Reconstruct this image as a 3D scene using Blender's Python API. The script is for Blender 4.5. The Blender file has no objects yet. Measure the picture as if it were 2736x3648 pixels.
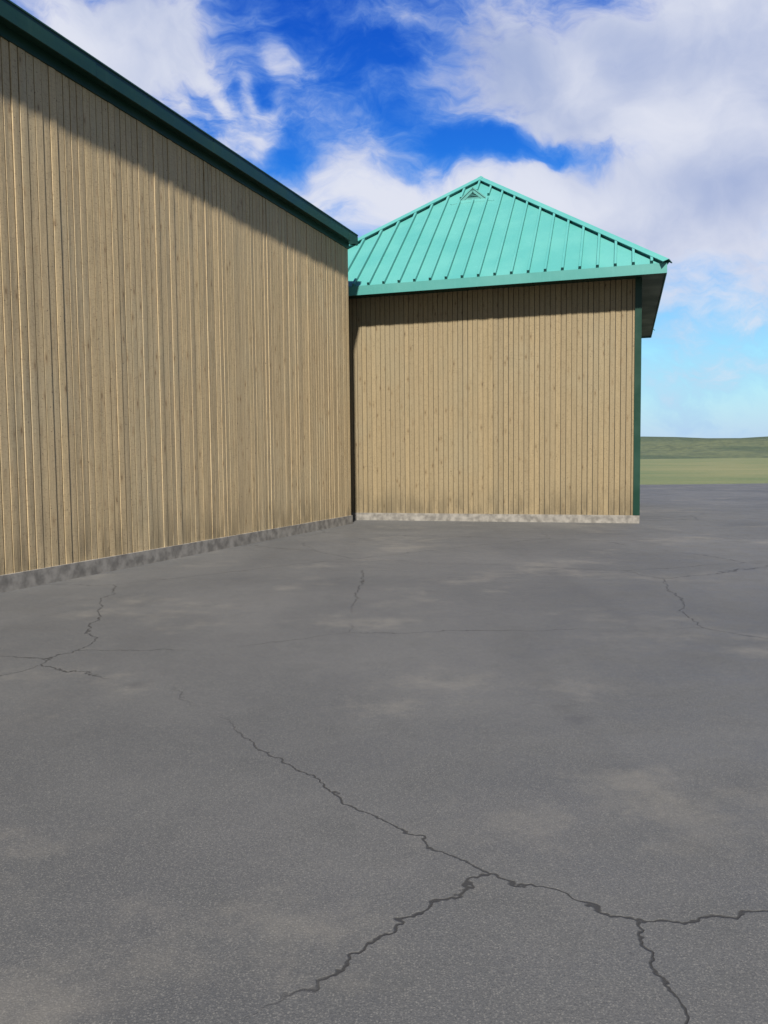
import bpy, bmesh, math, random
from mathutils import Vector, Matrix, noise as mn
R = math.radians
sc = bpy.context.scene
COL = sc.collection

# ------------------------------------------------------------------ camera
PX_W, PX_H, FOC = 2736.0, 3648.0, 2845.0
PITCH, ROLL = math.atan((PX_H/2-1641.0)/FOC), 0.010
CAM = Vector((0, 0, 1.6))
_F = Vector((0, math.cos(PITCH), -math.sin(PITCH)))
_R0 = Vector((1, 0, 0)); _U0 = _R0.cross(_F)
_R = _R0*math.cos(ROLL) - _U0*math.sin(ROLL)
_U = _R0*math.sin(ROLL) + _U0*math.cos(ROLL)
cd = bpy.data.cameras.new('camera'); cam = bpy.data.objects.new('camera', cd); COL.objects.link(cam)
cd.sensor_fit = 'VERTICAL'; cd.sensor_height = 36.0; cd.lens = FOC/PX_H*36.0
cd.clip_start = 0.05; cd.clip_end = 20000
m = Matrix.Identity(4)
for i in range(3):
    m[i][0], m[i][1], m[i][2] = _R[i], _U[i], -_F[i]
m.translation = CAM
cam.matrix_world = m
sc.camera = cam

# ------------------------------------------------------------------ sun, sky, exposure
SUN_EL, SUN_B = R(51), R(4.0)            # elevation; degrees left of straight behind the camera
sdir = Vector((-math.sin(SUN_B)*math.cos(SUN_EL), -math.cos(SUN_B)*math.cos(SUN_EL), math.sin(SUN_EL)))
sl = bpy.data.lights.new('sun', 'SUN'); sun = bpy.data.objects.new('sun', sl); COL.objects.link(sun)
sl.energy = 5.0; sl.angle = R(2.2); sl.color = (1.0, 0.94, 0.85)
sun.rotation_euler = sdir.to_track_quat('Z', 'Y').to_euler()
sc.view_settings.view_transform = 'Standard'; sc.view_settings.look = 'None'
sc.view_settings.gamma = 1; sc.view_settings.exposure = 1.0
sc.view_settings.use_curve_mapping = False


class NT:
    """small node-tree helper"""
    def __init__(s, tree): s.t = tree; s.n = tree.nodes; s.l = tree.links
    def new(s, typ, **kw):
        nd = s.n.new(typ)
        for k, v in kw.items():
            if k.startswith('i_'): nd.inputs[k[2:].replace('_', ' ')].default_value = v
            else: setattr(nd, k, v)
        return nd
    def set(s, sock, v):
        if isinstance(v, bpy.types.NodeSocket): s.l.new(v, sock)
        else: sock.default_value = v
    def math(s, op, a, b=None, c=None, clamp=False):
        nd = s.new('ShaderNodeMath', operation=op, use_clamp=clamp)
        s.set(nd.inputs[0], a)
        if b is not None: s.set(nd.inputs[1], b)
        if c is not None: s.set(nd.inputs[2], c)
        return nd.outputs[0]
    def vmath(s, op, a, b=None, scale=None):
        nd = s.new('ShaderNodeVectorMath', operation=op)
        s.set(nd.inputs[0], a)
        if b is not None: s.set(nd.inputs[1], b)
        if scale is not None: s.set(nd.inputs['Scale'], scale)
        return nd.outputs['Value'] if op in ('LENGTH', 'DOT_PRODUCT') else nd.outputs[0]
    def mapping(s, v, loc=(0, 0, 0), rot=(0, 0, 0), scale=(1, 1, 1), typ='POINT'):
        nd = s.new('ShaderNodeMapping', vector_type=typ)
        s.set(nd.inputs[0], v)
        nd.inputs['Location'].default_value = loc; nd.inputs['Rotation'].default_value = rot
        nd.inputs['Scale'].default_value = scale
        return nd.outputs[0]
    def noise(s, v, scale, detail=4, rough=0.5, dist=0.0, color=False, lac=2.0):
        nd = s.new('ShaderNodeTexNoise'); s.set(nd.inputs['Vector'], v)
        nd.inputs['Scale'].default_value = scale; nd.inputs['Detail'].default_value = detail
        nd.inputs['Roughness'].default_value = rough; nd.inputs['Distortion'].default_value = dist
        nd.inputs['Lacunarity'].default_value = lac
        return nd.outputs['Color' if color else 'Fac']
    def ramp(s, v, a, b, lo=0.0, hi=1.0, smooth=True):
        nd = s.new('ShaderNodeMapRange', interpolation_type='SMOOTHSTEP' if smooth else 'LINEAR')
        s.set(nd.inputs['Value'], v)
        nd.inputs['From Min'].default_value = a; nd.inputs['From Max'].default_value = b
        nd.inputs['To Min'].default_value = lo; nd.inputs['To Max'].default_value = hi
        return nd.outputs['Result']
    def mix(s, f, a, b, blend='MIX'):
        nd = s.new('ShaderNodeMix', data_type='RGBA', blend_type=blend)
        s.set(nd.inputs['Factor'], f)
        for k, v in ((6, a), (7, b)):
            if isinstance(v, bpy.types.NodeSocket): s.l.new(v, nd.inputs[k])
            else: nd.inputs[k].default_value = (*v[:3], 1)
        return nd.outputs[2]


def sky_uv(x, y):
    """photo direction (1659 px wide overview) -> gnomonic sky-map coordinates about due north (+Y)"""
    k = PX_W/1659.0
    d = _F*FOC + _R*(x*k-PX_W/2) + _U*(PX_H/2-y*k)
    return d.x/d.y, d.z/d.y

world = bpy.data.worlds.new('World'); sc.world = world; world.use_nodes = True
w = NT(world.node_tree); w.n.clear()
out = w.new('ShaderNodeOutputWorld'); bg = w.new('ShaderNodeBackground')
w.l.new(bg.outputs[0], out.inputs[0])
sky = w.new('ShaderNodeTexSky', sky_type='NISHITA')
sky.sun_disc = False; sky.sun_elevation = SUN_EL
sky.sun_rotation = math.pi + SUN_B
sky.air_density = 1.0; sky.dust_density = 0.2; sky.ozone_density = 3.0; sky.altitude = 300
BGS = 0.06
bg.inputs['Strength'].default_value = BGS
tc = w.new('ShaderNodeTexCoord')
sep = w.new('ShaderNodeSeparateXYZ'); w.l.new(tc.outputs['Generated'], sep.inputs[0])
ay = w.math('MAXIMUM', w.math('ABSOLUTE', sep.outputs[1]), 0.08)
cmb = w.new('ShaderNodeCombineXYZ')
w.l.new(w.math('DIVIDE', sep.outputs[0], ay), cmb.inputs[0])
w.l.new(w.math('DIVIDE', sep.outputs[2], ay), cmb.inputs[1])
P = cmb.outputs[0]
# domain warp at three sizes gives torn, fibrous edges
def warp(P, scale, amp, off):
    c = w.noise(w.vmath('ADD', P, (off, off*.7, 0)), scale, 3, .55, color=True)
    return w.vmath('ADD', P, w.vmath('SCALE', w.vmath('SUBTRACT', c, (.5, .5, .5)), scale=amp))
P1 = warp(P, 3.2, .16, 3.1)
P2 = warp(P1, 9.0, .07, 7.7)
P3 = warp(P2, 30.0, .016, 1.3)
BLOBS = [  # x, y, rx, ry, tilt(deg, clockwise in the picture), weight
    (130, 20, 310, 150, 10, 1.5), (330, 80, 180, 80, -20, .75), (225, 150, 110, 90, 50, .75),
    (480, 190, 260, 160, 0, .62),
    (375, 215, 30, 32, 0, .55), (720, 135, 120, 36, 28, .3), (450, 15, 95, 50, 0, .6),
    (700, 420, 230, 95, 0, 1.25), (770, 290, 80, 60, 30, .7), (840, 290, 120, 50, 20, .5), (880, 340, 110, 60, 30, .3), (1000, 405, 260, 92, 0, 1.05),
    (1260, 450, 300, 85, 6, 1.3), (1480, 420, 330, 170, 0, 1.2),
    (1130, 130, 230, 150, 12, 1.0), (985, 172, 130, 32, 0, .45), (1010, 60, 110, 50, -25, .2), (1190, 225, 200, 42, 5, .3),
    (1470, 170, 350, 290, 0, 2.1), (1640, 40, 230, 170, 0, 1.0), (860, 5, 150, 42, 4, .6),
    (790, 130, 170, 140, 0, -.35), (1195, 312, 185, 52, 8, -1.25), (1310, 335, 120, 46, 14, -.75), (1090, 372, 30, 30, 0, -.35), (960, 400, 26, 22, 0, -.4), (1010, 290, 150, 36, 0, -.6), (650, 335, 60, 38, 60, -.55),
    (740, 425, 45, 28, 10, -.5), (890, 350, 40, 26, 30, -.4),
    (900, 640, 1300, 190, 0, .95),
]
tot = None
for (x, y, rx, ry, tilt, wt) in BLOBS:
    u, v = sky_uv(x, y)
    k = PX_W/1659.0/FOC
    mp = w.mapping(P3, (u, v, 0), (0, 0, R(-tilt)), (rx*k, ry*k, 1), 'TEXTURE')
    g = w.ramp(w.vmath('LENGTH', mp), 1.75, 0.0, 0.0, wt*.92)
    tot = g if tot is None else w.math('ADD', tot, g)
# fibrous wisps: chains of thin streaks, only lightly warped
PW = warp(warp(warp(P, 11.0, .040, 5.5), 30.0, .022, 2.2), 80., .008, 1.7)
WISPS = [
    (577, 66, 20, 36, -12, .6), (592, 108, 17, 36, -22, .5), (618, 140, 20, 34, -45, .35), (645, 160, 34, 18, 20, .4), (640, 195, 36, 34, 0, .45),
    (437, 183, 15, 34, -42, .75), (468, 218, 14, 34, -46, .8), (502, 246, 15, 36, -56, .85), (515, 190, 16, 28, 10, .25),
    (534, 190, 12, 32, -14, .6), (546, 222, 13, 32, -30, .8), (575, 250, 34, 18, 25, .8), (612, 226, 18, 34, 20, .45),
    (540, 285, 62, 34, 20, .85), (488, 304, 62, 24, 12, .95), (574, 292, 18, 44, 18, .7), (596, 322, 30, 20, -30, .3),
    (775, 150, 60, 14, 20, .2), (700, 128, 50, 20, 25, .25),
]
for (x, y, rx, ry, tilt, wt) in WISPS:
    u, v = sky_uv(x, y); k = PX_W/1659.0/FOC
    mp = w.mapping(PW, (u, v, 0), (0, 0, R(-tilt)), (rx*k*1.3, ry*k*1.2, 1), 'TEXTURE')
    tot = w.math('ADD', tot, w.ramp(w.vmath('LENGTH', mp), 1.9, 0.0, 0.0, wt*.50))
# weather elsewhere in the sky: low-frequency broken cloud
far = w.ramp(w.vmath('LENGTH', P), 0.75, 1.3)
behind = w.ramp(sep.outputs[1], .30, -.1)
far = w.math('MAXIMUM', far, behind)
tot = w.math('ADD', tot, w.math('MULTIPLY', far, w.noise(P, 2.2, 2, .5)))
fib = w.noise(w.mapping(P3, rot=(0, 0, R(38)), scale=(1.0, 2.1, 1)), 9.0, 9, .62, .25)
fib2 = w.noise(w.mapping(P3, rot=(0, 0, R(-25)), scale=(1, 1.5, 1)), 3.4, 8, .55)
f = w.math('ADD', w.math('MULTIPLY', w.math('SUBTRACT', fib, .5), 3.0), w.math('MULTIPLY', w.math('SUBTRACT', fib2, .5), 2.0))
dens = w.math('ADD', tot, f)
alpha = w.ramp(w.math('ADD', dens, .12), .0, 1.95)
# cloud tone: thick parts white, undersides lavender grey
sh = w.noise(w.vmath('ADD', P3, (4, 2, 0)), 5.5, 7, .55)
gsum = w.math('MULTIPLY', w.math('SUBTRACT', sh, .47), 2.6)
for (x, y, rx, ry, tilt, wt) in [(1640, 130, 260, 330, 0, .55), (1600, 420, 240, 90, 0, .8), (1130, 110, 260, 170, 0, .8), (1330, 60, 120, 60, 20, .3), (420, 40, 150, 130, 0, .2),
                                 (1470, 230, 150, 90, 0, -.45), (1290, 130, 90, 80, 0, -.35), (150, 60, 220, 160, 20, .05), (1150, 430, 400, 60, 0, -.4), (760, 400, 200, 70, 0, -.3)]:
    u, v = sky_uv(x, y); k = PX_W/1659.0/FOC
    g = w.ramp(w.vmath('LENGTH', w.mapping(P1, (u, v, 0), (0, 0, R(-tilt)), (rx*k, ry*k, 1), 'TEXTURE')), 1.4, 0, 0, wt)
    gsum = w.math('ADD', gsum, g)
ccol = w.mix(w.ramp(gsum, -.3, 1.3), (.74, .77, .88), (.37, .45, .69))
EXPK = 1.0/(2*BGS)          # picture value -> background colour at exposure 1
ccol = w.mix(w.ramp(alpha, .9, .0), ccol, (.20, .46, .88))
ccol = w.mix(behind, ccol, (.34, .33, .31))  # unseen clouds behind the camera greyed to keep ambient light dim and neutral
cbr = w.vmath('SCALE', ccol, scale=EXPK)
# clear blue: the physical sky, deepened
rgb = w.new('ShaderNodeSeparateXYZ'); w.l.new(sky.outputs[0], rgb.inputs[0])
cb = w.new('ShaderNodeCombineXYZ')
for ch, (k_, p_) in enumerate(((.0078, 2.5), (.0285, 2.1), (.176, 1.0))):
    w.l.new(w.math('MULTIPLY', w.math('POWER', rgb.outputs[ch], p_), k_*EXPK), cb.inputs[ch])
hz = w.ramp(sep.outputs[2], .30, .0)
cb2 = w.mix(hz, cb.outputs[0], (.50*EXPK, .66*EXPK, .86*EXPK))
blue = w.mix(w.math('MULTIPLY', behind, .6), cb2, (.20*EXPK, .24*EXPK, .30*EXPK))  # unseen blue behind the camera muted likewise, for less blue ambient light
w.l.new(w.mix(alpha, blue, cbr), bg.inputs[0])

# ------------------------------------------------------------------ mesh helpers
def link(name, bm, mat, parent=None, smooth=False):
    me = bpy.data.meshes.new(name); bm.normal_update(); bm.to_mesh(me); bm.free()
    o = bpy.data.objects.new(name, me); COL.objects.link(o)
    for mt in (mat if isinstance(mat, (list, tuple)) else [mat]): me.materials.append(mt)
    if parent: o.parent = parent
    if smooth:
        for p in me.polygons: p.use_smooth = True
    return o

def empty(name, loc, rz, label, cat, group=None):
    o = bpy.data.objects.new(name, None); COL.objects.link(o)
    o.location = loc; o.rotation_euler = (0, 0, rz); o['label'] = label; o['category'] = cat
    if group: o['group'] = group
    return o

def box(bm, x0, x1, y0, y1, z0, z1, M=None):
    vs = [bm.verts.new(v) for v in ((x0, y0, z0), (x1, y0, z0), (x1, y1, z0), (x0, y1, z0), (x0, y0, z1), (x1, y0, z1), (x1, y1, z1), (x0, y1, z1))]
    for q in ((0, 3, 2, 1), (4, 5, 6, 7), (0, 1, 5, 4), (1, 2, 6, 5), (2, 3, 7, 6), (3, 0, 4, 7)):
        bm.faces.new([vs[i] for i in q])
    if M:
        for v in vs: v.co = M @ v.co
    return vs

def extrude(bm, prof, axis_pts):
    """closed profile [(a,b)...] swept over frames (origin, A, B)"""
    rings = []
    for (o, A, B) in axis_pts:
        rings.append([bm.verts.new(o + A*a + B*b) for a, b in prof])
    n = len(prof)
    for r0, r1 in zip(rings, rings[1:]):
        for i in range(n):
            bm.faces.new((r0[i], r0[(i+1) % n], r1[(i+1) % n], r1[i]))
    bm.faces.new(rings[0][::-1]); bm.faces.new(rings[-1])

# ------------------------------------------------------------------ materials
def material(name):
    mt = bpy.data.materials.new(name); mt.use_nodes = True
    t = NT(mt.node_tree); bs = t.n['Principled BSDF']
    return mt, t, bs

def mat_boards(name='stained_boards', k_=(1.12, 1.07, .90)):
    mt, t, bs = material(name)
    co = t.new('ShaderNodeTexCoord').outputs['Object']
    at = t.new('ShaderNodeAttribute', attribute_name='board').outputs['Fac']
    off = t.new('ShaderNodeCombineXYZ'); t.l.new(t.math('MULTIPLY', at, 37.0), off.inputs[2]); t.l.new(t.math('MULTIPLY', at, 11.0), off.inputs[1])
    v = t.vmath('ADD', co, off.outputs[0])
    grain = t.noise(t.mapping(v, scale=(60, 20, 1.1)), 1.0, 5, .6, .6)
    saw = t.noise(t.mapping(v, rot=(0, R(-16), 0), scale=(16, 9, 75)), 1.0, 5, .75, 1.6)
    blot = t.noise(t.mapping(v, scale=(9, 5, 1.3)), 1.0, 4, .6)
    weath = t.noise(t.mapping(co, scale=(.8, 1, .5)), 1.0, 3, .5)
    base = t.mix(t.ramp(at, 0, 1, smooth=False), (.40, .32, .215), (.335, .275, .195))
    base = t.mix(t.ramp(grain, .35, .75, 0, .45), base, (.26, .205, .135))
    base = t.mix(t.ramp(blot, .52, .75, 0, .55), base, (.27, .225, .15))
    base = t.mix(t.ramp(saw, .50, .68, 0, .75), base, (.19, .15, .10))
    base = t.mix(t.ramp(weath, .45, .7, 0, .3), base, (.33, .30, .235))
    # knots
    vo = t.new('ShaderNodeTexVoronoi', feature='F1'); t.set(vo.inputs['Vector'], t.mapping(v, scale=(3.2, 3.2, 1.15)))
    vo.inputs['Scale'].default_value = 2.0
    k = t.ramp(vo.outputs['Distance'], .13, .045, 0, .8)
    base = t.mix(k, base, (.075, .05, .03))
    ring = t.ramp(vo.outputs['Distance'], .30, .12, 0, .35)
    base = t.mix(ring, base, (.24, .17, .10))
    sz = t.new('ShaderNodeSeparateXYZ'); t.l.new(co, sz.inputs[0])
    dirt = t.math('MULTIPLY', t.ramp(sz.outputs[2], 1.15, .15), t.ramp(t.noise(t.mapping(co, scale=(5, 5, 1.2)), 1.0, 4, .6), .38, .62))
    base = t.mix(t.math('MULTIPLY', dirt, .6), base, (.12, .10, .07))
    fleck = t.noise(t.mapping(v, rot=(0, R(-20), 0), scale=(26, 9, 34)), 1.0, 3, .7)
    base = t.mix(t.ramp(fleck, .55, .68, 0, .5), base, (.17, .125, .08))
    nail = t.noise(t.vmath('ADD', v, (3, 9, 2)), 30, 1, .5)
    base = t.mix(t.ramp(nail, .74, .77, 0, .8), base, (.05, .035, .025))
    base = t.vmath('MULTIPLY', base, k_)
    t.l.new(base, bs.inputs['Base Color'])
    bs.inputs['Roughness'].default_value = .72
    bs.inputs['Specular IOR Level'].default_value = .35
    rgh = t.ramp(t.noise(t.mapping(v, scale=(6, 6, 1.6)), 1.0, 3, .5), .4, .62, .25, 1.0)
    h = t.math('ADD', t.math('MULTIPLY', t.math('MULTIPLY', saw, rgh), .9), t.math('MULTIPLY', grain, .35))
    bp = t.new('ShaderNodeBump'); bp.inputs['Strength'].default_value = .9; bp.inputs['Distance'].default_value = .008
    t.l.new(h, bp.inputs['Height']); t.l.new(bp.outputs[0], bs.inputs['Normal'])
    return mt

def mat_paint(name, col, col2, rough=.42, spec=.5, spots=False, scale=1.0, met=0.0):
    mt, t, bs = material(name)
    co = t.new('ShaderNodeTexCoord').outputs['Object']
    a = t.noise(co, .9*scale, 5, .6)
    b = t.noise(t.mapping(co, scale=(14, 14, 1.6)), 1.0, 4, .6)
    base = t.mix(t.ramp(a, .35, .7), col, col2)
    base = t.mix(t.ramp(b, .5, .8, 0, .22), base, tuple(min(1, c*1.25+.015) for c in col2))
    if spots:
        s = t.noise(co, 42, 2, .5)
        base = t.mix(t.ramp(s, .735, .76, 0, .8), base, (.02, .03, .03))
        s2 = t.noise(t.vmath('ADD', co, (9, 3, 5)), 11, 3, .6)
        base = t.mix(t.ramp(s2, .74, .78, 0, .7), base, (.36, .50, .46))
    t.l.new(base, bs.inputs['Base Color'])
    t.l.new(t.ramp(a, .3, .7, rough-.07, rough+.1), bs.inputs['Roughness'])
    bs.inputs['Metallic'].default_value = met; bs.inputs['Specular IOR Level'].default_value = spec
    wv = t.noise(t.mapping(co, scale=(.9, .9, 1.3)), 1.6, 2, .5)
    bp = t.new('ShaderNodeBump'); bp.inputs['Strength'].default_value = .35; bp.inputs['Distance'].default_value = .02
    t.l.new(wv, bp.inputs['Height']); t.l.new(bp.outputs[0], bs.inputs['Normal'])
    return mt

def mat_plain(name, col, rough=.8, low=.7):
    mt, t, bs = material(name)
    co = t.new('ShaderNodeTexCoord').outputs['Object']
    n = t.noise(co, 6, 5, .6)
    t.l.new(t.mix(t.ramp(n, .3, .7), col, tuple(c*low for c in col)), bs.inputs['Base Color'])
    bs.inputs['Roughness'].default_value = rough
    return mt

def mat_asphalt():
    mt, t, bs = material('asphalt')
    co = t.new('ShaderNodeTexCoord').outputs['Object']
    big = t.noise(co, .22, 5, .6, .4); mid = t.noise(co, 2.0, 5, .6); fine = t.noise(co, 150, 3, .7)
    c = t.mix(t.ramp(big, .35, .68), (.036, .038, .040), (.058, .059, .059))
    c = t.mix(t.ramp(mid, .5, .75, 0, .5), c, (.030, .032, .034))
    c = t.mix(t.ramp(fine, .5, .72, 0, .8), c, (.10, .098, .092))
    c = t.mix(t.ramp(fine, .45, .3, 0, .8), c, (.022, .023, .025))
    ag = t.new('ShaderNodeTexVoronoi', feature='F1'); t.set(ag.inputs['Vector'], co); ag.inputs['Scale'].default_value = 120
    agc = t.new('ShaderNodeSeparateColor'); t.l.new(ag.outputs['Color'], agc.inputs[0])
    stone = t.math('MULTIPLY', t.ramp(agc.outputs[0], .72, .8), t.ramp(ag.outputs['Distance'], .45, .3))
    c = t.mix(t.math('MULTIPLY', stone, .45), c, (.12, .117, .108))
    wear = t.noise(t.mapping(co, rot=(0, 0, R(18)), scale=(1.1, .06, 1)), 1.0, 4, .55)
    c = t.mix(t.ramp(wear, .48, .70, 0, .18), c, (.024, .025, .027))
    dust = t.ramp(t.noise(t.vmath('ADD', co, (5, 17, 0)), .45, 7, .7), .52, .70, 0, .5)
    c = t.mix(dust, c, (.115, .108, .094))
    vo = t.new('ShaderNodeTexVoronoi', feature='DISTANCE_TO_EDGE')
    wv = t.vmath('ADD', co, t.vmath('SCALE', t.noise(co, 1.3, 5, .65, color=True), scale=.45))
    t.set(vo.inputs['Vector'], wv); vo.inputs['Scale'].default_value = .23
    gate = t.ramp(t.noise(co, .35, 2, .5), .42, .5)
    crack = t.math('MULTIPLY', t.ramp(vo.outputs['Distance'], .0020, .0004), gate)
    c = t.mix(crack, c, (.012, .012, .012))
    oil = t.ramp(t.noise(t.vmath('ADD', co, (31, 7, 0)), .8, 4, .6), .66, .74, 0, .6)
    c = t.mix(oil, c, (.03, .03, .032))
    t.l.new(c, bs.inputs['Base Color'])
    t.l.new(t.ramp(mid, .3, .7, .72, .92), bs.inputs['Roughness'])
    h = t.math('SUBTRACT', fine, t.math('MULTIPLY', crack, 2.0))
    bp = t.new('ShaderNodeBump'); bp.inputs['Strength'].default_value = .7; bp.inputs['Distance'].default_value = .006
    t.l.new(h, bp.inputs['Height']); t.l.new(bp.outputs[0], bs.inputs['Normal'])
    return mt

def mat_grass():
    mt, t, bs = material('grass_field')
    co = t.new('ShaderNodeTexCoord').outputs['Object']
    a = t.noise(co, .03, 6, .6); b = t.noise(co, 3, 6, .7)
    c = t.mix(t.ramp(a, .35, .65), (.060, .085, .026), (.13, .125, .05))
    c = t.mix(t.ramp(b, .4, .7, 0, .7), c, (.035, .055, .018))
    t.l.new(c, bs.inputs['Base Color']); bs.inputs['Roughness'].default_value = .95
    bp = t.new('ShaderNodeBump'); bp.inputs['Strength'].default_value = 1; bp.inputs['Distance'].default_value = .08
    t.l.new(b, bp.inputs['Height']); t.l.new(bp.outputs[0], bs.inputs['Normal'])
    return mt

def mat_hill():
    mt, t, bs = material('wooded_hill')
    co = t.new('ShaderNodeTexCoord').outputs['Object']
    a = t.noise(co, .004, 5, .6); b = t.noise(co, .06, 6, .7)
    c = t.mix(t.ramp(a, .42, .58), (.035, .055, .025), (.075, .09, .04))
    c = t.mix(t.ramp(b, .4, .65, 0, .8), c, (.020, .034, .018))
    t.l.new(c, bs.inputs['Base Color']); bs.inputs['Roughness'].default_value = 1
    bp = t.new('ShaderNodeBump'); bp.inputs['Strength'].default_value = 1; bp.inputs['Distance'].default_value = 8
    t.l.new(b, bp.inputs['Height']); t.l.new(bp.outputs[0], bs.inputs['Normal'])
    return mt

M_BOARD = mat_boards()
M_BOARD2 = mat_boards('darkened_boards', (.62, .60, .50))  # same boards, tint darkened to hold down the sun-facing wall's brightness
M_GAP = mat_plain('dark_gap', (.030, .024, .018))
M_TRIM = mat_paint('dark_green_trim_paint', (.0062, .030, .020), (.0100, .040, .027), .44, spec=.28)
M_ROOF = mat_paint('turquoise_roof_paint', (.048, .215, .196), (.054, .226, .206), .5, scale=.8)
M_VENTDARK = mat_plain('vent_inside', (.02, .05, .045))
M_CONC = mat_plain('concrete', (.24, .225, .20), .9, .45)

# ------------------------------------------------------------------ ground and hills
def struct(o): o['kind'] = 'structure'; return o
bm = bmesh.new(); bmesh.ops.create_grid(bm, x_segments=8, y_segments=8, size=6000)
struct(link('ground', bm, mat_grass()))
bm = bmesh.new()
pts = []
for i in range(900):
    a = i/900*2*math.pi
    rx, ry = 34, 40
    s_ = (abs(math.cos(a))**.35*(1 if math.cos(a) > 0 else -1), abs(math.sin(a))**.35*(1 if math.sin(a) > 0 else -1))
    j = 1+.012*mn.noise(Vector((a*9, 0, 3)))+.007*mn.noise(Vector((a*60, 0, 3)))+.005*mn.noise(Vector((a*200, 0, 3)))
    pts.append(bm.verts.new((4+s_[0]*rx*j, 8+s_[1]*ry*j, .004)))
bm.faces.new(pts)
struct(link('asphalt_yard', bm, mat_asphalt()))
bm = bmesh.new()
NA, NR = 180, 14
rows = []
for j in range(NR+1):
    row = []
    for i in range(NA):
        a = i/NA*2*math.pi; r = 1300+j*170
        p = Vector((math.cos(a)*r, math.sin(a)*r, 0))
        t_ = math.sin(math.pi*min(1, j/(NR*.9)))
        h = (62*(mn.noise(p*.0011)+.55)+26*mn.noise(p*.004)+9*mn.noise(p*.015)+4*mn.noise(p*.05))*t_
        row.append(bm.verts.new((p.x, p.y, max(-1.5, h)-1)))
    rows.append(row)
for a, b in zip(rows, rows[1:]):
    for i in range(NA):
        bm.faces.new((a[i], a[(i+1) % NA], b[(i+1) % NA], b[i]))
struct(link('hills', bm, mat_hill(), smooth=True))

# ------------------------------------------------------------------ board cladding
def board_wall(name, parent, x0, x1, z0, top, rng, T=None, mat=None, bw=.13):
    """vertical boards in the local xz plane, outer face towards -y; top(x) gives the wall height"""
    bm = bmesh.new(); lay = bm.faces.layers.float.new('board')
    x = x0
    while x < x1-.03:
        wd = bw
        xe = min(x1, x+wd)
        gap = rng.choice((.008, .010, .012, .015))
        a, b = x+gap/2, xe-gap/2
        off = rng.choice((0, 0, .001, .003, .005, .008))
        tilt = rng.uniform(-.0035, .0035)
        cup = rng.uniform(-.0025, .003)
        val = rng.random(); seed = rng.uniform(0, 99)
        zt0, zt1 = top(a), top(b)
        NZ = 14
        rings = []
        for k in range(NZ+1):
            q = k/NZ
            bow = .0012*mn.noise(Vector((seed, q*3.1, 0))); tw = .0014*mn.noise(Vector((seed, q*2.1, 7)))
            prof = []
            c = .0035
            for (fx, dy) in ((0, -.020), (0, c), (c, 0), ((b-a)*.5, 0), ((b-a)-c, 0), (b-a, c), (b-a, -.020)):
                fr = fx/(b-a)
                y = -(off+bow) - (tilt+tw)*(fr-.5)*2 - cup*(1-(2*fr-1)**2) + (dy if dy > 0 else 0)
                if dy < 0: y = .018
                zz = z0+(zt0+(zt1-zt0)*fr-z0)*q
                prof.append(bm.verts.new((a+fx, y, zz)))
            rings.append(prof)
        for r0, r1 in zip(rings, rings[1:]):
            for i in range(6):
                f_ = bm.faces.new((r0[i], r0[i+1], r1[i+1], r1[i])); f_[lay] = val
        f_ = bm.faces.new(rings[0][::-1]); f_[lay] = val
        f_ = bm.faces.new(rings[-1]); f_[lay] = val
        x = xe
    if T: bmesh.ops.transform(bm, matrix=T, verts=bm.verts)
    return link(name, bm, mat or M_BOARD, parent)

def backing(bm, x0, x1, z0, z1, T=None):
    vs = box(bm, x0, x1, .019, .10, z0, z1)
    if T:
        for v in vs: v.co = T @ v.co

# ------------------------------------------------------------------ the near board-clad building
AZ = R(20.836); DIST = 8.0
nrm = Vector((math.cos(AZ), -math.sin(AZ), 0))
base = CAM - nrm*DIST; base.z = 0
barn = empty('board_clad_building', base, math.pi/2-AZ, 'long beige vertical board building with a dark green eave, filling the left side', 'building')
rng = random.Random(4)
S0, S1, WT, DEP = 7.883-.13*70, 7.883+.13*83, 6.95, 12.0
L = S1-S0
Tend = Matrix.Translation((S1-.02, 0, 0)) @ Matrix.Rotation(math.pi/2, 4, 'Z')       # far end
Tstart = Matrix.Translation((S0, DEP, 0)) @ Matrix.Rotation(-math.pi/2, 4, 'Z')
board_wall('wall', barn, S0, S1, .22, lambda x: WT, rng)
SL = math.tan(R(14))
gable = lambda x: WT+SL*(DEP/2-abs(x-DEP/2))
board_wall('wall', barn, 0, DEP, .22, gable, rng, Tend)
board_wall('wall', barn, 0, DEP, .22, gable, rng, Tstart)
Tback = Matrix.Translation((S1, DEP, 0)) @ Matrix.Rotation(math.pi, 4, 'Z')
board_wall('wall', barn, 0, L, .22, lambda x: WT, rng, Tback)
bm = bmesh.new(); box(bm, S0+.03, S1-.06, .019, DEP-.04, .05, WT-.003)
link('wall_core', bm, M_GAP, barn)
bm = bmesh.new(); box(bm, S0-.02, S1+.02, -.03, DEP+.03, -.2, .22)
link('foundation', bm, M_CONC, barn)
# roof: ridge parallel to the wall
bm = bmesh.new()
OV, ZT = .18, 7.225
ridge = ZT+SL*(DEP/2+OV)
extrude(bm, [(-OV, ZT), (DEP/2, ridge), (DEP+OV, ZT), (DEP+OV, ZT-.22), (DEP/2, ridge-.22), (-OV, ZT-.22)],
        [(Vector((x, 0, 0)), Vector((0, 1, 0)), Vector((0, 0, 1))) for x in (S0-.15, S1+.15)])
roof = link('roof', bm, M_TRIM, barn)
bm = bmesh.new()
x = S0
while x < S1+.1:
    for s in (0, 1):
        p0 = Vector((x, .9 if not s else DEP-.9, ZT+SL*(.9+OV))); p1 = Vector((x, DEP/2, ridge))
        extrude(bm, [(-.012, -.004), (.012, -.004), (.012, .04), (-.012, .04)], [(p0, Vector((1, 0, 0)), Vector((0, 0, 1))), (p1, Vector((1, 0, 0)), Vector((0, 0, 1)))])
    x += .41
link('roof_seam', bm, M_TRIM, roof)
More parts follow.
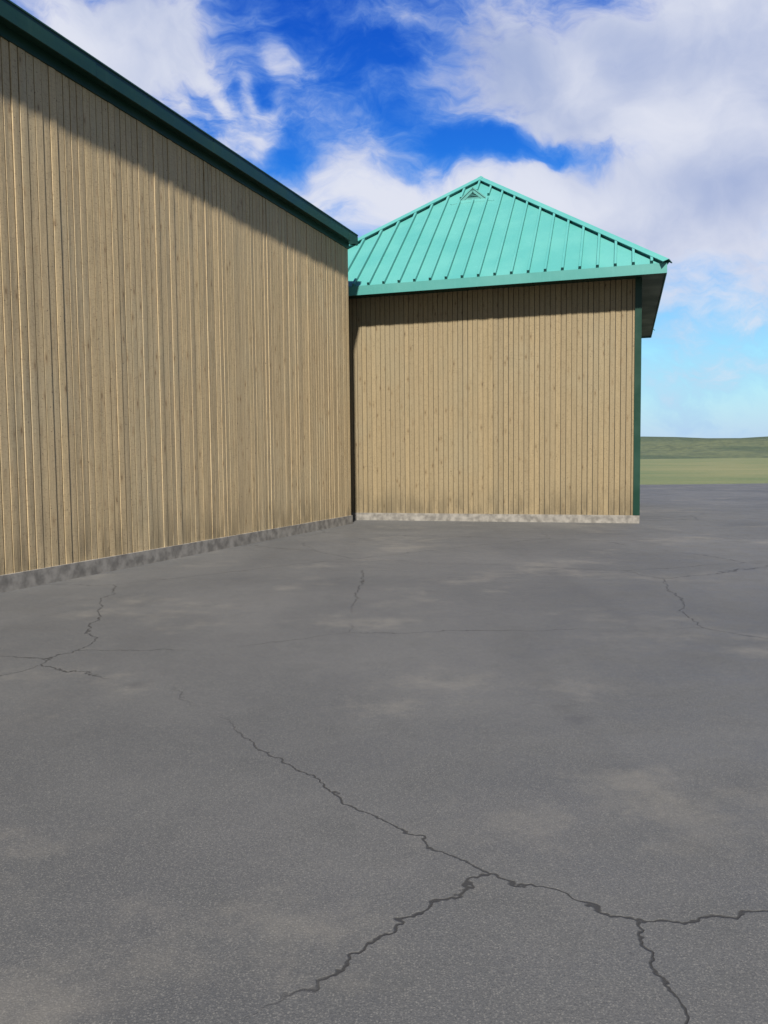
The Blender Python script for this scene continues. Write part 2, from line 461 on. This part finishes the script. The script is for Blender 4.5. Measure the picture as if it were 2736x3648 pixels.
# soffit
bm = bmesh.new(); box(bm, S0-.12, S1+.12, -.185, .05, 7.016, 7.028)
link('soffit', bm, M_TRIM, barn)
# frieze board under the soffit
bm = bmesh.new()
box(bm, S0-.01, S1+.004, -.030, .010, 6.868, 7.0145)
link('frieze_board', bm, M_TRIM, barn)
# fascia: folded metal lengths lapped every ~3 m
seams = [S0-.16]
q = 9.36-3*2.99
while q < S1:
    if q > S0: seams.append(q)
    q += 2.985
seams.append(S1+.16)
for i, (a, b) in enumerate(zip(seams, seams[1:])):
    bm = bmesh.new()
    o_ = .0025*(i % 2); tl = rng.uniform(-.004, .004)
    Y_ = -.200-o_
    prof = [(Y_, 7.2205), (Y_-.0015+tl*.5, 7.10), (Y_+tl, 6.988), (Y_+.004+tl, 6.982), (Y_+.022, 6.982), (Y_+.022, 6.9875),
            (Y_+.008+tl, 6.9885), (Y_+.007, 7.10), (Y_+.007, 7.2205)]
    N = 6; fr = []
    for k in range(N+1):
        xx = a+(b-a+(.02 if i < len(seams)-2 else 0))*k/N
        wob = .0016*mn.noise(Vector((xx*1.3, i, 2)))
        fr.append((Vector((xx, wob, 0)), Vector((0, 1, 0)), Vector((0, 0, 1))))
    extrude(bm, prof, fr)
    link('fascia', bm, M_TRIM, barn)
# drip edge on top of the fascia
bm = bmesh.new()
extrude(bm, [(-.214, 7.217), (-.210, 7.211), (-.208, 7.2225), (-.15, 7.2255), (-.15, 7.2385), (-.210, 7.2385)],
        [(Vector((x, 0, 0)), Vector((0, 1, 0)), Vector((0, 0, 1))) for x in (S0-.17, S1+.17)])
link('drip_edge', bm, M_TRIM, barn)
# rake trims at both ends
for xe, s in ((S1, 1), (S0, -1)):
    bm = bmesh.new()
    for (y0, z0, y1, z1) in ((-OV, ZT, DEP/2, ridge), (DEP/2, ridge, DEP+OV, ZT)):
        p0, p1 = Vector((xe+s*.152, y0, z0)), Vector((xe+s*.152, y1, z1))
        extrude(bm, [(0, -.25), (.012, -.25), (.012, .02), (0, .02)], [(p0, Vector((s, 0, 0)), Vector((0, 0, 1))), (p1, Vector((s, 0, 0)), Vector((0, 0, 1)))])
    bmesh.ops.recalc_face_normals(bm, faces=bm.faces)
    link('rake_trim', bm, M_TRIM, barn)

# ------------------------------------------------------------------ the far building with the turquoise hip roof
YA = R(16.6); TP = .79
d = _F*FOC + _R*(1713-PX_W/2) + _U*(PX_H/2-636)
YD = 25.3; SC = YD/24.0
apex = CAM + d*(YD/d.y)
far_b = empty('hip_roof_building', (apex.x, apex.y, 0), -YA, 'far building with a pointed bright turquoise ribbed metal hip roof', 'building')
AZ_ = apex.z-.05
HW = 5.2                       # half width at the eave
EZ = AZ_-HW*TP
TH = math.atan(TP)
# faces: four planes with a small thickness
bm = bmesh.new()
cs = [(-HW, -HW), (HW, -HW), (HW, HW), (-HW, HW)]
top = bm.verts.new((0, 0, AZ_)); vs = [bm.verts.new((x, y, EZ)) for x, y in cs]
lo = [bm.verts.new((x, y, EZ-.02)) for x, y in cs]
for i in range(4):
    bm.faces.new((vs[i], vs[(i+1) % 4], top)); bm.faces.new((lo[i], lo[(i+1) % 4], vs[(i+1) % 4], vs[i]))
bm.faces.new(lo[::-1])
hroof = link('roof', bm, M_ROOF, far_b)
# batten seams: (e, run) on each face; sub-parts per face
SP = .386*SC
def face_frame(i):
    """matrix: local x = eave direction, y = down the slope, z = outward normal, origin at apex"""
    rz = Matrix.Rotation(i*math.pi/2, 4, 'Z')
    e = Vector((1, 0, 0)); dn = Vector((0, -math.cos(TH), -math.sin(TH))); nn = Vector((0, -math.sin(TH), math.cos(TH)))
    Mx = Matrix.Identity(4)
    for r in range(3):
        Mx[r][0], Mx[r][1], Mx[r][2] = e[r], dn[r], nn[r]
    return Matrix.Translation((0, 0, AZ_)) @ rz @ Mx
SLEN = HW/math.cos(TH)         # slope length
CAPW = .125
for i in range(4):
    F_ = face_frame(i)
    bm = bmesh.new()
    k = -13
    while k*SP < HW:
        e = k*SP
        if abs(e) < HW-.05:
            s0 = abs(e)/math.cos(TH)                    # where the hip is met
            st = s0+.035+(.05 if k == 0 else 0)
            if st < SLEN-.05:
                segs = [(st, SLEN+.01)]
                if i == 0:                              # the vent interrupts three seams
                    if k == 0: segs = [(st, .90*SC), (1.585*SC, SLEN+.01)]
                    if k == -1: segs = [(st, 1.36*SC), (1.58*SC, SLEN+.01)]
                    if k == 1: segs = [(st, 1.28*SC), (1.52*SC, SLEN+.01)]
                for (a, b) in segs:
                    wv = .034
                    rings = []
                    for s in (a, b):
                        rings.append([bm.verts.new(F_ @ Vector(p)) for p in ((e-wv, s, -.01), (e-wv+.004, s, .074), (e-wv+.010, s, .080), (e+wv-.010, s, .080), (e+wv-.004, s, .074), (e+wv, s, -.01))])
                    for q in range(6):
                        bm.faces.new((rings[0][q], rings[0][(q+1) % 6], rings[1][(q+1) % 6], rings[1][q]))
                    bm.faces.new(rings[0][::-1]); bm.faces.new(rings[1])
        k += 1
    bmesh.ops.recalc_face_normals(bm, faces=bm.faces)
    link('roof_seam', bm, M_ROOF, hroof)
# hip caps: a bent strip riding on the seams, with a recessed closure below
for i in range(4):
    rz = Matrix.Rotation(i*math.pi/2, 4, 'Z')
    hip = Vector((HW, -HW, EZ-AZ_)); ln = hip.length; hd = hip.normalized()
    # in-face directions perpendicular to the hip, on both faces
    n1 = Vector((0, -math.sin(TH), math.cos(TH))); n2 = Vector((math.sin(TH), 0, math.cos(TH)))
    d1 = n1.cross(hd); d2 = -(n2.cross(hd))
    if d1.x > 0: d1 = -d1
    if d2.y < 0: d2 = -d2
    nn = (n1+n2).normalized()
    hgt = .078+.004*(i % 2)
    bm = bmesh.new()
    ring = []
    for s in (0.0, ln+.04):
        o = hd*s + Vector((0, 0, AZ_))
        up1 = n1*hgt; up2 = n2*hgt
        kk = nn*(hgt/ nn.dot(n1)); kt = nn*((hgt+.012)/nn.dot(n1))
        pts = [o+up1+d1*CAPW, o+kk, o+up2+d2*CAPW, o+up2+d2*CAPW+n2*.012, o+kt, o+up1+d1*CAPW+n1*.012]
        # hemmed edges
        ring.append([bm.verts.new(rz @ p) for p in pts])
    for q in range(6):
        bm.faces.new((ring[0][q], ring[0][(q+1) % 6], ring[1][(q+1) % 6], ring[1][q]))
    bm.faces.new(ring[0][::-1]); bm.faces.new(ring[1])
    # lips folded down 14 mm at the free edges
    for (up, dd) in ((n1, d1), (n2, d2)):
        rr = []
        for s in (.02, ln+.04):
            o = hd*s + Vector((0, 0, AZ_))
            rr.append([bm.verts.new(rz @ p) for p in (o+dd*CAPW+up*(hgt-.010), o+dd*(CAPW+.004)+up*(hgt-.010), o+dd*(CAPW+.004)+up*(hgt+.012), o+dd*CAPW+up*(hgt+.0115))])
        for q in range(4):
            bm.faces.new((rr[0][q], rr[0][(q+1) % 4], rr[1][(q+1) % 4], rr[1][q]))
        bm.faces.new(rr[0][::-1]); bm.faces.new(rr[1])
        # closure strip
        rr = []
        for s in (.16, ln):
            o = hd*s + Vector((0, 0, AZ_))
            rr.append([bm.verts.new(rz @ p) for p in (o+dd*(CAPW-.05)-up*.01, o+dd*(CAPW-.045)-up*.01, o+dd*(CAPW-.045)+up*(hgt-.001), o+dd*(CAPW-.05)+up*(hgt-.001))])
        for q in range(4):
            bm.faces.new((rr[0][q], rr[0][(q+1) % 4], rr[1][(q+1) % 4], rr[1][q]))
    bmesh.ops.recalc_face_normals(bm, faces=bm.faces)
    link('hip_cap', bm, M_ROOF, hroof)

# small folded cover over the apex
bm = bmesh.new(); za = AZ_+(.082+.020)/math.cos(TH); ah = .085
tp = bm.verts.new((0, 0, za)); rr = [bm.verts.new((sx*ah, sy*ah, za-ah*TP)) for sx, sy in ((-1, -1), (1, -1), (1, 1), (-1, 1))]
r2 = [bm.verts.new((sx*ah, sy*ah, za-ah*TP-.03)) for sx, sy in ((-1, -1), (1, -1), (1, 1), (-1, 1))]
for q in range(4):
    bm.faces.new((rr[q], rr[(q+1) % 4], tp)); bm.faces.new((r2[q], r2[(q+1) % 4], rr[(q+1) % 4], rr[q]))
bm.faces.new(r2[::-1])
link('apex_cap', bm, M_ROOF, hroof)

# gable louvre vent: local frame x = e, y = horizontal run from the apex towards the viewer, z up; all scaled by SC
def vp(e, run, h=0.0, lift=0.0):
    """point: h above the roof plane measured vertically"""
    return Vector((e*SC, -run*SC, AZ_-run*SC*TP + h*SC))
vent = bpy.data.objects.new('roof_vent', None); COL.objects.link(vent); vent.parent = far_b
FR, BW_, PH = 1.17, .40, .33            # run of the front face, half width, peak height above the front base
zf = lambda h: Vector((0, 0, h))
def fpt(e, h, run=FR): return Vector(((e-.03)*SC, -run*SC, AZ_-FR*SC*TP + h*SC))    # h above base line of the front face
def solid(bm, front, back):
    a = [bm.verts.new(p) for p in front]; b = [bm.verts.new(p) for p in back]; n = len(a)
    bm.faces.new(a); bm.faces.new(b[::-1])
    for i in range(n): bm.faces.new((a[i], b[i], b[(i+1) % n], a[(i+1) % n]))
def bar(bm, p0, p1, wv, th, run0, run1):
    """flat bar in the front plane between (e,h) points p0 and p1, wv wide on its lower side"""
    a, b = Vector(p0), Vector(p1); dr = (b-a).normalized(); pr = Vector((-dr.y, dr.x))*wv
    q = [a, b, b+pr, a+pr]
    solid(bm, [fpt(v.x, v.y, run1) for v in q], [fpt(v.x, v.y, run0) for v in q])
# hood: two sloping sheets running back into the roof
bm = bmesh.new()
for s in (-1, 1):
    e1, h1 = s*(BW_+.06), -.058
    ov = .022
    pk_run = FR+ov; back_pk = FR-PH/TP
    A0 = fpt(0, PH+.012, pk_run); B0 = fpt(e1, h1+.012, pk_run)
    A1 = fpt(0, PH+.012, back_pk-.05); B1 = fpt(e1, h1+.012, FR-.02)
    solid(bm, [A0, B0, B1, A1], [p+Vector((0, 0, .016)) for p in (A0, B0, B1, A1)])
    # folded rake edge
    bar(bm, (0, PH-.010), (e1, h1-.010), .034*(1 if s > 0 else -1)*1, 0, FR+ov-.006, FR+ov+.004)
bmesh.ops.recalc_face_normals(bm, faces=bm.faces)
link('hood', bm, M_ROOF, vent)
# frame rakes behind the edge and the solid lower panel
bm = bmesh.new()
LV0 = .065
for s in (-1, 1):
    bar(bm, (0, PH-.02), (s*BW_, -.035), .066*(-1 if s > 0 else 1), 0, FR-.03, FR+.012)
k0 = 1-(LV0+.02)/(PH-.0)
solid(bm, [fpt(-BW_, -.01, FR+.004), fpt(BW_, -.01, FR+.004), fpt(BW_*k0, LV0, FR+.004), fpt(-BW_*k0, LV0, FR+.004)],
      [fpt(-BW_, -.01, FR-.03), fpt(BW_, -.01, FR-.03), fpt(BW_*k0, LV0, FR-.03), fpt(-BW_*k0, LV0, FR-.03)])
# sloped apron from the panel foot out onto the roof
def rp(e, run, h): return vp(e, run, h)
solid(bm, [fpt(-BW_*.93, .02, FR+.006), fpt(BW_*.93, .02, FR+.006), rp(BW_*1.06-.03, 1.30, .012), rp(-BW_*1.06-.03, 1.30, .012)],
      [fpt(-BW_*.93, .005, FR-.02), fpt(BW_*.93, .005, FR-.02), rp(BW_*1.06-.03, 1.30, -.02), rp(-BW_*1.06-.03, 1.30, -.02)])
bmesh.ops.recalc_face_normals(bm, faces=bm.faces)
link('frame', bm, M_ROOF, vent)
# louvres
bm = bmesh.new()
for j in range(3):
    h = LV0+.004+j*.044
    ww = (PH-.02-h)*1.04-.085
    w2 = ww-.025
    if ww < .02: continue
    w2 = max(w2, .012)
    solid(bm, [fpt(-ww, h, FR+.008), fpt(ww, h, FR+.008), fpt(w2, h+.030, FR-.05), fpt(-w2, h+.030, FR-.05)],
          [fpt(-ww, h+.010, FR+.008), fpt(ww, h+.010, FR+.008), fpt(w2, h+.038, FR-.05), fpt(-w2, h+.038, FR-.05)])
bmesh.ops.recalc_face_normals(bm, faces=bm.faces)
link('louvre', bm, M_ROOF, vent)
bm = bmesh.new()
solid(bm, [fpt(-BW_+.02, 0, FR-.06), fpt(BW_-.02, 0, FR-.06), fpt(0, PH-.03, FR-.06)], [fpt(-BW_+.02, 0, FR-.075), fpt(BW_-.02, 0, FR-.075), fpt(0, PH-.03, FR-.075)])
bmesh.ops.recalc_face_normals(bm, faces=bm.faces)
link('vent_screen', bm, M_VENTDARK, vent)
# flashing flanges lying on the roof either side
bm = bmesh.new()
for s in (-1, 1):
    q = [(s*.02-.03, .70), (s*(BW_+.22)-.03, 1.29), (s*(BW_+.17)-.03, 1.335), (s*(BW_-.02)-.03, 1.27)]
    solid(bm, [vp(e, r_, .014) for e, r_ in q], [vp(e, r_, .004) for e, r_ in q])
bmesh.ops.recalc_face_normals(bm, faces=bm.faces)
link('flashing', bm, M_ROOF, vent)

# eave trim, walls
bm = bmesh.new()
for i in range(4):
    rz = Matrix.Rotation(i*math.pi/2, 4, 'Z')
    box(bm, -HW-.02, HW+.016, -HW-.022, -HW+.002, EZ-.24, EZ-.006, rz)
link('fascia', bm, M_ROOF, far_b)
WW = HW-.55
bm = bmesh.new(); box(bm, -HW+.01, HW-.01, -HW+.01, HW-.01, EZ-.20, EZ-.185)
link('soffit', bm, M_TRIM, far_b)
for i in range(4):
    T = Matrix.Rotation(i*math.pi/2, 4, 'Z') @ Matrix.Translation((0, -WW, 0))
    board_wall('wall', far_b, -WW+.02, WW-.02, .2, lambda x: EZ-.202, rng, T, M_BOARD2)
bm = bmesh.new(); box(bm, -WW+.03, WW-.03, -WW+.021, WW-.021, .05, EZ-.21)
link('wall_core', bm, M_GAP, far_b)
bm = bmesh.new(); box(bm, -WW-.03, WW+.03, -WW-.03, WW+.03, -.2, .2)
link('foundation', bm, M_CONC, far_b)
for sx in (-1, 1):
    for sy in (-1, 1):
        bm = bmesh.new()
        x, y = sx*WW, sy*WW
        box(bm, min(x-sx*.12, x+sx*.035), max(x-sx*.12, x+sx*.035), min(y-sy*.12, y+sy*.035), max(y-sy*.12, y+sy*.035), .204, EZ-.206)
        link('corner_board', bm, M_TRIM, far_b)
